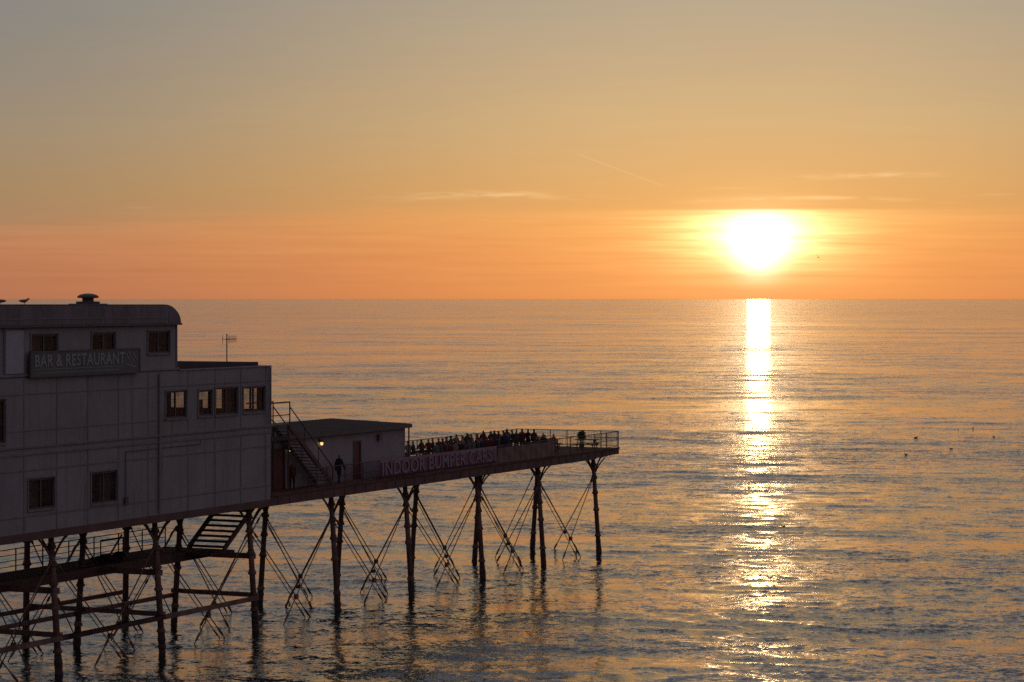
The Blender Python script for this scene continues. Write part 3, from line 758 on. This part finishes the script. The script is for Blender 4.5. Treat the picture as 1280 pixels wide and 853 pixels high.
MB().path([(S1+.05, .5, 11.9), (-47.78, .5, 11.9)], .03).path([(S1+.05, .5, 12.2), (-49.3, .5, 11.4)], .03).build('landing_rail', M_RAIL, es)

# ------------------------------------------------------------------ hut
ht = thing('pier_hut', 'low pale hut with shallow dark roof on the deck beside the crowd', 'hut', (-40, 4.3, DZ))
DOOR = (-37.8, -36.85, 7.5, 9.83); ADDED_DOOR = (-47.6, -46.1, 7.5, 9.9)  # the second, left-hand door is added to redden this stretch of wall
mb = MB()
holed_wall(mb, -50.5, -30.95, 7.5, 10.40, 1.8, 1.94, [DOOR, ADDED_DOOR])
mb.box(-31.09, -30.95, 1.941, 6.86, 7.5, 10.5).box(-50.5, -31.09, 6.86, 7.0, 7.5, 10.6).box(-50.5, -50.36, 1.941, 6.86, 7.5, 10.5)
hw = mb.build('wall', M_HUT, ht)
m = MB()
m.v = [(-50.6, 1.5, 10.42), (-30.7, 1.5, 10.42), (-30.7, 7.25, 10.68), (-50.6, 7.25, 10.68), (-50.6, 1.5, 10.62), (-30.7, 1.5, 10.62), (-30.7, 7.25, 10.84), (-50.6, 7.25, 10.84)]
m.f = [(0,1,2,3), (4,5,6,7), (0,1,5,4), (1,2,6,5), (2,3,7,6), (3,0,4,7)]
rf = m.build('roof', mat('hut_roof_felt', (.055, .04, .04), .95, .3, .6, spec=.1), ht)
MB().box(-50.6, -30.66, 1.44, 1.498, 10.36, 10.60).build('fascia', M_FRAME, rf)
MB().tube((-30.82, 1.6, 7.5), (-30.82, 1.6, 10.36), .05).build('downpipe', M_FRAME, ht)
def door(parent, h, m, t):
    d = MB().box(h[0]+.06, h[1]-.06, t+.04, t+.09, h[2]+.02, h[3]-.06).build('door', m, parent)
    f = MB().box(h[0]-.05, h[0]+.055, t-.03, t+.1, h[2], h[3]+.05).box(h[1]-.055, h[1]+.05, t-.03, t+.1, h[2], h[3]+.05).box(h[0]+.056, h[1]-.056, t-.03, t+.1, h[3]-.055, h[3]+.05)
    f.build('frame', M_FRAME, d)
    MB().tube((h[1]-.2, t+.04, h[2]+1.05), (h[1]-.2, t-.03, h[2]+1.05), .03).build('handle', M_ALU, d)
    return d
door(hw, DOOR, M_RED, 1.8); door(hw, ADDED_DOOR, M_RED, 1.8)
MB().box(-34.75, -34.4, 1.62, 1.799, 9.72, 10.12).build('vent_box', M_FRAME, hw)
MB().box(-50.4, -48.0, 1.76, 1.799, 7.6, 10.2).build('added_red_board', M_RED, hw)  # red board added to redden this end of the hut
for (s, z, lab) in ((-42.05, 9.93, 'brighter lit wall lamp high on the front of the hut'), (-45.83, 9.73, 'dimmer lit wall lamp behind the outside staircase on the hut')):
    lp = thing('wall_lamp', lab, 'lamp', (s, 1.8, z), 'lit lamps on the hut')
    MB().box(s-.08, s+.08, 1.70, 1.797, z+.10, z+.30).build('bracket', M_FRAME, lp)
    r = .095 if s > -43 else .05
    MB().blob((s, 1.62, z), r, r, r*1.25, 1, 0, 12, 8).build('bulb', M_BULB, lp, True)
    MB().lathe((s, 1.62, z+r*.9), [(.04, .12), (.2, .02), (.2, 0)], 14).build('lamp_shade', M_FRAME, lp)

# ------------------------------------------------------------------ railings and banners of the deck
railing('front_railing', 'iron railing along the near edge of the pier deck', [(-46.4, .08), (0, .08)], 7.5, 1.2, 2.2, (1.0, .5, .1), .16)
railing('end_railing', 'thin barred railing across the seaward end of the pier', [(-.04, .08), (-.04, 8.32)], 7.5, 1.22, 1.4, (1.0, .62, .12), .12)
railing('back_railing', 'iron railing along the far edge of the pier behind the crowd', [(-30.6, 8.34), (-.04, 8.34)], 7.5, 1.2, 2.4, (1.0, .5, .1), .16)
bn = thing('lettered_banner', 'dark purple banner reading INDOOR BUMPER CARS tied to the near railing', 'banner', (-30, -.05, 7.6))
def cloth(s0, s1, z0, z1, t, n=60, amp=.02):
    m = MB(); i0 = 0; rows = 5
    for j in range(rows+1):
        for k in range(n+1):
            x = s0+(s1-s0)*k/n; z = z0+(z1-z0)*j/rows
            z += -.025*abs(math.sin(PI*(x-s0)/2.2))*(j/rows) if j == rows else 0
            m.v.append((x, t+amp*math.sin(x*2.8+j)*.5+amp*.5*math.sin(x*7.3), z))
    for j in range(rows):
        for k in range(n):
            a = j*(n+1)+k; m.f.append((a, a+1, a+n+2, a+n+1))
    nv = len(m.v); m.v += [(x, y+.012, z) for x, y, z in m.v]
    m.f += [tuple(q+nv for q in f[::-1]) for f in list(m.f)]
    for k in range(n):
        m.f.append((k, k+nv, k+1+nv, k+1)); a = rows*(n+1)+k; m.f.append((a, a+1, a+1+nv, a+nv))
    for j in range(rows):
        a = j*(n+1); m.f.append((a, a+n+1, a+n+1+nv, a+nv)); a += n; m.f.append((a, a+nv, a+n+1+nv, a+n+1))
    return m
cloth(-38.0, -21.4, 7.62, 8.76, -.10).build('cloth', M_BANNER, bn, True)
lettering('INDOOR BUMPER CARS', 'lettering', M_LETTER, bn, -37.7, -22.2, 7.78, 8.62, -.135, .012)
cloth(-21.2, -12.0, 7.60, 8.62, -.10, 36).single('plain_banner', M_BANNER2, 'plain dark banner on the near railing, right of the lettered one', 'banner', (-16.5, -.05, 7.6))

# ------------------------------------------------------------------ furniture
def bench(s, t, L, rz, lab):
    b = thing('bench', lab, 'bench', (s, t, DZ), 'benches on the pier deck')
    MB().box(s-L/2, s+L/2, t-.19, t+.19, DZ+.40, DZ+.45).build('seat', M_WOOD, b)
    for x in (s-L/2+.2, s+L/2-.2):
        MB().box(x-.05, x+.05, t-.16, t+.16, DZ, DZ+.398).build('leg', M_WOOD, b)
    b.rotation_euler = (0, 0, PIER_ROT+rz); return b
for k in range(6): bench(-21.1+1.6+3.35*k, 6.95, 3.2, 0, f'long plain bench in the back row under the sitters, {["first", "second", "third", "fourth", "fifth", "sixth"][k]} from the hut')
for k in range(5): bench(-22.0+1.6+3.35*k, 4.4, 3.2, 0, f'long plain bench in the front row under the sitters, {["first", "second", "third", "fourth", "fifth"][k]} from the hut')
bench(-10.9, .75, 1.5, 0, 'short bench by the near railing past the plain banner')
def picnic(s, t, rz, lab):
    p = thing('picnic_table', lab, 'picnic table', (s, t, DZ), 'picnic tables at the seaward end')
    for k in range(4): MB().box(s-.36+k*.185, s-.36+k*.185+.165, t-.85, t+.85, DZ+.70, DZ+.745).build('table_plank', M_WOOD, p)
    for sx in (-.72, .72): MB().box(s+sx-.13, s+sx+.13, t-.85, t+.85, DZ+.41, DZ+.45).build('bench_seat', M_WOOD, p)
    for y in (t-.6, t+.6):
        m = MB().bar((s-.22, y, DZ+.69), (s-.62, y, DZ), .06, .09).bar((s+.22, y, DZ+.69), (s+.62, y, DZ), .06, .09).bar((s-.85, y, DZ+.36), (s+.85, y, DZ+.36), .06, .09)
        m.build('leg_frame', M_WOOD, p)
    p.rotation_euler = (0, 0, PIER_ROT+rz); return p
picnic(-7.22, 2.8, 0, 'picnic table with three people, nearest the crowd')
picnic(-2.9, 1.35, .1, 'empty picnic table right of the small tree, by the near railing')
picnic(-3.6, 4.2, .9, 'empty picnic table left of the small tree, deeper on the deck')
picnic(-1.5, 5.9, 1.5, 'empty picnic table by the end railing, farthest from the near edge')
sh = thing('potted_tree', 'small round headed dark tree in a pot standing alone near the deck end', 'potted tree', (-.75, 2.7, DZ))
MB().lathe((-.75, 2.7, DZ), [(.13, 0), (.17, .02), (.21, .22), (.23, .25), (.2, .26)], 16).build('pot', mat('pot_clay', (.12, .06, .045), .8), sh)
MB().tube((-.75, 2.7, DZ+.2), (-.74, 2.71, DZ+.62), .035, .03).build('stem', M_WOOD, sh)
m = MB(); rnd = random.Random(5)
for k in range(900):
    while True:
        p = Vector((rnd.uniform(-1, 1), rnd.uniform(-1, 1), rnd.uniform(-1, 1)))
        if .25 < p.length < 1: break
    if p.length > .85 and rnd.random() < .5: continue
    q = Vector((-.75+p.x*.36, 2.7+p.y*.36, DZ+.88+p.z*.42)); a = Vector((rnd.gauss(0, 1), rnd.gauss(0, 1), rnd.gauss(0, 1))).normalized()*.05; b = a.cross(Vector((rnd.gauss(0, 1), rnd.gauss(0, 1), rnd.gauss(0, 1)))).normalized()*.028
    m.quad([q-a, q-b, q+a, q+b])
m.blob((-.75, 2.7, DZ+.88), .24, .24, .30, 3, .12)
m.build('crown', mat('tree_leaves', (.04, .055, .03), .6, .4, 6), sh)

# ------------------------------------------------------------------ TV aerial, gulls
ae = thing('tv_aerial', 'thin television aerial on a mast above the flat roof', 'aerial', (-53.5, 1.2, 15.05))
MB().tube((-53.5, 1.2, 15.03), (-53.5, 1.2, 16.58), .032).build('mast', M_ALU, ae)
MB().tube((-53.62, 1.2, 16.28), (-52.5, 1.2, 16.28), .022).build('boom', M_ALU, ae)
m = MB()
for k in range(9): m.tube((-53.3+k*.1, 1.2, 16.28-.20), (-53.3+k*.1, 1.2, 16.28+.20), .009, n=4)
m.build('element_row', M_ALU, ae)
MB().tube((-53.62, 1.0, 16.05), (-53.62, 1.0, 16.5), .014).tube((-53.62, 1.4, 16.05), (-53.62, 1.4, 16.5), .014).tube((-53.62, 1.0, 16.28), (-53.62, 1.4, 16.28), .014).build('reflector', M_ALU, ae)

M_GULL = mat('gull_feathers', (.20, .18, .18), .7, .2, 8)
def bird_mesh(pose):
    m = MB()
    z = .22 if pose == 'stand' else (.07 if pose == 'float' else 0)
    prof = [(-.30, .012), (-.22, .045), (-.1, .085), (.02, .095), (.12, .075), (.17, .048), (.21, .05), (.25, .046), (.28, .02), (.33, .006)]
    lift = lambda x: (z if x < .1 else z+min(.11, (x-.1)*1.3)) if pose != 'fly' else z
    for (x0, r0), (x1, r1) in zip(prof, prof[1:]): m.tube((x0, 0, lift(x0)), (x1, 0, lift(x1)), r0, r1, n=10, caps=True)
    if pose == 'stand':
        for sy in (-.03, .03): m.path([(.0, sy, z-.06), (.01, sy, 0.02), (.06, sy, .005)], .008, 4)
    for sy in (-1, 1):
        if pose == 'fly':
            pts = [(.02, .05*sy, .03), (.06, .32*sy, .16), (-.06, .66*sy, .10)]
            for a, b, w0, w1 in ((0, 1, .16, .13), (1, 2, .13, .02)):
                A = Vector(pts[a]); B = Vector(pts[b])
                i = len(m.v)
                for c, ww in ((A, w0), (B, w1)):
                    for dz in (-.008, .008): m.v += [(c.x+ww*.4, c.y, c.z+dz), (c.x-ww*.6, c.y, c.z+dz)]
                m.f += [tuple(i+q for q in f) for f in ((0,1,5,4), (2,3,7,6), (0,2,6,4), (1,3,7,5), (0,1,3,2), (4,5,7,6))]
        else: m.blob((-.08, .06*sy, z+.015), .2, .035, .06, 2, .0, 10, 6)
    me = bpy.data.meshes.new('gull_'+pose); me.from_pydata(m.v, [], m.f); me.update()
    for p in me.polygons: p.use_smooth = True
    me.materials.append(M_GULL); return me
GM = {k: bird_mesh(k) for k in ('stand', 'float', 'fly')}
def gull(kind, loc, rz, lab, k=1.0, group=None, roll=0):
    o = bpy.data.objects.new('sea_bird', GM[kind]); C.objects.link(o)
    o.location = loc; o.rotation_euler = (roll, 0, rz); o.scale = (k, k, k); tag(o, lab, 'bird', group); return o
gull('stand', W(-69.8, 3, 18.19), R(30), 'gull standing alone on the curved roof, left of the vent cowl', .95, 'gulls on the roof')
gull('stand', W(-71.75, 3, 18.19), R(200), 'gull standing on the roof at the left picture edge', .95, 'gulls on the roof')
fl = [(53.7, 340.2, 'floating bird in open water right of the sun glitter, larger one of the flock'), (65.8, 365.4, 'floating bird, farthest out and towards the right of the flock'), (62.9, 361.0, 'floating bird just left of the farthest bird in the flock'),
      (64.4, 342.2, 'floating bird nearest the right picture edge'), (54.0, 314.9, 'floating bird in the middle of the flock, below the larger one'), (46.7, 303.6, 'floating bird nearest the sun glitter and the shore side of the flock'),
      (23.5, 254.1, 'floating bird at the left rim of the sun glitter'), (22.0, 207.0, 'floating bird inside the sun glitter, nearest to the viewer')]
for k, (x, y, lab) in enumerate(fl): gull('float', (x, y, .03), R(40*k), lab, (.85 if k else 1.05), 'birds floating on the sea')
gull('fly', (35.9, 300, 18.5+52*300/3200), R(60), 'bird flying low right of the sun with raised wings', .6, None, R(35))

# ------------------------------------------------------------------ people
def skin_body(joints, edges, radii, name):
    me = bpy.data.meshes.new(name); me.from_pydata(joints, edges, []); me.update()
    o = bpy.data.objects.new(name+'_tmp', me); C.objects.link(o)
    o.modifiers.new('skin', 'SKIN'); sd = o.modifiers.new('sub', 'SUBSURF'); sd.levels = 1; sd.render_levels = 1
    for i, r in enumerate(radii): me.skin_vertices[0].data[i].radius = r if isinstance(r, tuple) else (r, r); me.skin_vertices[0].data[i].use_root = (i == 0)
    dg = bpy.context.evaluated_depsgraph_get(); dg.update()
    out = bpy.data.meshes.new_from_object(o.evaluated_get(dg)); out.name = name
    bpy.data.objects.remove(o)
    for p in out.polygons: p.use_smooth = True
    return out
def body(pose, female=False, coat=.0, arm=0):
    sw = .17 if female else .195
    J, Ed, Rd = [], [], []
    def add(p, r, prev=None):
        J.append(p); Rd.append(r)
        if prev is not None: Ed.append((prev, len(J)-1))
        return len(J)-1
    hz = .52 if pose == 'sit' else .93
    lean = .06 if pose == 'sit' else (.04 if pose == 'walk' else .0)
    pel = add((0, 0, hz), (.15+coat, .12+coat))
    wst = add((lean*.3, 0, hz+.20), (.14+coat, .11+coat), pel)
    chs = add((lean*.8, 0, hz+.42), (.15+coat, .115+coat), wst)
    nk = add((lean*1.0, 0, hz+.56), (.062, .062), chs)
    hb = add((lean*1.2, 0, hz+.64), (.075, .078), nk)
    hd = add((lean*1.3+.01, 0, hz+.735), (.096, .104), hb)
    add((lean*1.3, 0, hz+.80), (.06, .06), hd)
    add((lean*1.3+.105, 0, hz+.70), .018, hd)                      # nose
    for sy in (-1, 1):
        sh_ = add((lean*.8, (sw-.03)*sy, hz+.47), .068+coat*.6, chs)
        if pose == 'sit': el, ha = (lean+.10, (sw+.06)*sy, hz+.22), (lean+.33, (.10+.02*arm)*sy, hz+.17)
        elif pose == 'walk': el, ha = (lean-.10*sy, (sw+.025)*sy, hz+.17), (lean+.08-.18*sy, (sw+.01)*sy, hz-.06)
        elif pose == 'lean': el, ha = (.16, (sw+.07)*sy, hz+.22), (.38, .12*sy, hz+.26)
        else: el, ha = (.02, (sw+.06)*sy, hz+.18), (.12, (sw+.02)*sy, hz-.05)
        e = add(el, .052+coat*.5, sh_); h_ = add(ha, .038, e)
        v = (Vector(ha)-Vector(el)).normalized()*.12
        add(tuple(Vector(ha)+v), .03, h_)
        hip = add((0, .095*sy, hz-.04), .10+coat*.5, pel)
        if pose == 'sit': kn, an, to = (.42, .13*sy, .50), (.40, .13*sy, .09), (.57, .14*sy, .04)
        elif pose == 'walk': kn, an, to = ((.14 if sy > 0 else -.02), .1*sy, .49), ((.26 if sy > 0 else -.30), .1*sy, .09), ((.42 if sy > 0 else -.16), .11*sy, .045)
        else: kn, an, to = (.02, .11*sy, .49), (0, .11*sy, .09), (.17, .13*sy, .04)
        k_ = add(kn, .068, hip); a_ = add(an, .045, k_); add(to, .04, a_)
    me = skin_body(J, Ed, Rd, 'person_'+pose)
    return me, hz
HAIRS = [(.02, .014, .01), (.05, .03, .018), (.14, .10, .05), (.10, .09, .085)]
COATS = {'black': (.015, .015, .018), 'navy': (.02, .025, .06), 'maroon': (.09, .015, .02), 'brown': (.07, .04, .025), 'grey': (.10, .10, .11), 'olive': (.05, .055, .03), 'red': (.11, .018, .018), 'tan': (.22, .15, .09)}
LEGS = [(.02, .025, .045), (.02, .02, .02), (.12, .10, .08)]
M_SKIN = mat('skin', (.42, .26, .19), .5, .05, 3)
def dressed(me0, hz, pose, coat, hair, legs, long_hair):
    me = me0.copy()
    for m in (M_SKIN, mat('hair_%d' % HAIRS.index(hair), hair, .6, .2, 8), mat('coat_'+coat, COATS[coat], .8, .2, 4), mat('trousers_%d' % LEGS.index(legs), legs, .8, .2, 4), mat('shoe_leather', (.02, .018, .016), .5)):
        me.materials.append(m)
    hx = {'sit': .06, 'walk': .04}.get(pose, 0)*1.3+.01
    for p in me.polygons:
        c = p.center
        if c.z > hz+.59:
            back = c.x < hx+(.03 if long_hair else .0)
            p.material_index = 1 if (c.z > hz+.765 or (c.x < hx+.05 and c.z > hz+.74) or (back and c.z > hz+(.60 if long_hair else .66))) else 0
        elif c.z > hz+.55: p.material_index = 2
        elif pose == 'sit': p.material_index = 2 if (c.z > .58 or (c.x < .1 and c.z > .45)) else (3 if c.z > .10 else 4)
        else: p.material_index = 2 if c.z > hz-.10 else (3 if c.z > .10 else 4)
    return me
BODIES = {}
for ps in ('sit', 'stand', 'lean', 'walk'):
    for fm in (False, True): BODIES[ps, fm] = body(ps, fm, .015 if ps == 'sit' else .01)
prnd = random.Random(21)
CK = list(COATS)
def person(s, t, pose, facing, lab, coat=None, k=1.0, fm=None, group=None):
    fm = prnd.random() < .5 if fm is None else fm
    me0, hz = BODIES[pose, fm]
    coat = coat or prnd.choice(CK)
    me = dressed(me0, hz, pose, coat, prnd.choice(HAIRS), prnd.choice(LEGS), fm)
    o = bpy.data.objects.new('person', me); C.objects.link(o)
    o.location = W(s, t, DZ); o.rotation_euler = (0, 0, PIER_ROT+facing); o.scale = (k, k, k)
    tag(o, lab.replace('COAT', coat), 'person', group); return o
NTH = ['first', 'second', 'third', 'fourth', 'fifth', 'sixth', 'seventh', 'eighth', 'ninth', 'tenth', 'eleventh', 'twelfth', 'thirteenth', 'fourteenth', 'fifteenth', 'sixteenth', 'seventeenth', 'eighteenth', 'nineteenth', 'twentieth', 'twenty first', 'twenty second']
G1, G2, G3 = 'people seated in the back row', 'people seated in the front row', 'people standing at the seaward end of the crowd'
# back row, seated by the far railing
back = [(-20.6, 6.95, 1.0), (-19.6, 7.05, .98), (-18.3, 7.1, 1.03), (-17.45, 7.0, .97), (-16.7, 7.0, 1.0), (-15.8, 7.0, 1.02), (-15.1, 7.05, .98), (-14.4, 7.1, 1.03), (-13.6, 7.15, 1.05), (-12.8, 7.1, 1.02), (-12.0, 7.0, 1.0), (-11.2, 6.95, 1.04), (-10.4, 7.1, 1.0),
        (-9.7, 6.95, 1.03), (-8.9, 7.0, 1.0), (-8.2, 7.1, 1.03), (-7.4, 7.0, 1.05), (-6.7, 7.0, 1.0), (-6.0, 7.05, 1.04), (-5.3, 6.95, 1.0), (-4.5, 7.05, 1.05), (-3.7, 7.0, 1.02)]
for k, (s, t, sc_) in enumerate(sorted(back)):
    person(s, t-.06, 'sit', R(prnd.uniform(45, 100)), f'person in a COAT coat seated {NTH[k]} from the hut in the back row', None, sc_*prnd.uniform(.99, 1.06), None, G1)
# front row, seated deeper below the banner edge
s = -21.3
for k in range(17):
    person(s, 4.35, 'sit', R(prnd.uniform(40, 95)), f'person in a COAT coat seated {NTH[k]} from the hut in the front row', None, prnd.uniform(.98, 1.08), None, G2)
    s += prnd.uniform(.6, .92)
for k, (s, t, sc_, ps) in enumerate(sorted([(-12.6, 3.5, .98, 'stand'), (-12.0, 5.4, 1.0, 'lean'), (-9.85, 4.6, .99, 'stand'), (-8.9, 5.0, 1.0, 'stand'), (-10.0, 3.75, .98, 'lean'), (-9.3, 3.6, .98, 'stand'), (-8.9, 3.35, 1.0, 'lean'), (-8.6, 2.4+.6, .99, 'stand'), (-11.2, 3.9, .97, 'stand'), (-15.9, 5.6, .95, 'lean'), (-14.0, 5.7, .96, 'stand'), (-13.1, 3.2, .97, 'stand'), (-8.3, 4.1, 1.0, 'stand'), (-10.6, 5.2, .98, 'stand')])):
    person(s, t, ps, R(prnd.uniform(0, 60)), f'person in a COAT coat standing, {NTH[k]} from the hut in the standing group', None, sc_, None, G3)
person(-7.94, 2.5, 'sit', R(10), 'person in a COAT coat at the picnic table, on its crowd side', None, .99, None, 'people at the picnic table')
person(-6.5, 3.2, 'sit', R(170), 'person in a COAT coat at the picnic table, far end of its seaward bench', None, 1.0, None, 'people at the picnic table')
person(-6.5, 2.4, 'sit', R(185), 'person in a COAT coat at the picnic table, near end of its seaward bench', None, 1.0, None, 'people at the picnic table')
person(-10.9, .72, 'sit', R(30), 'person in a COAT coat seated alone on the short bench by the near railing', None, .97)
person(-40.98, 1.05, 'walk', R(0), 'person in a dark COAT coat walking past the front of the hut', 'black', 1.0, False)
person(-46.9, .85, 'stand', R(40), 'person in a COAT top standing in front of the added red hut door', 'red', .97, True)
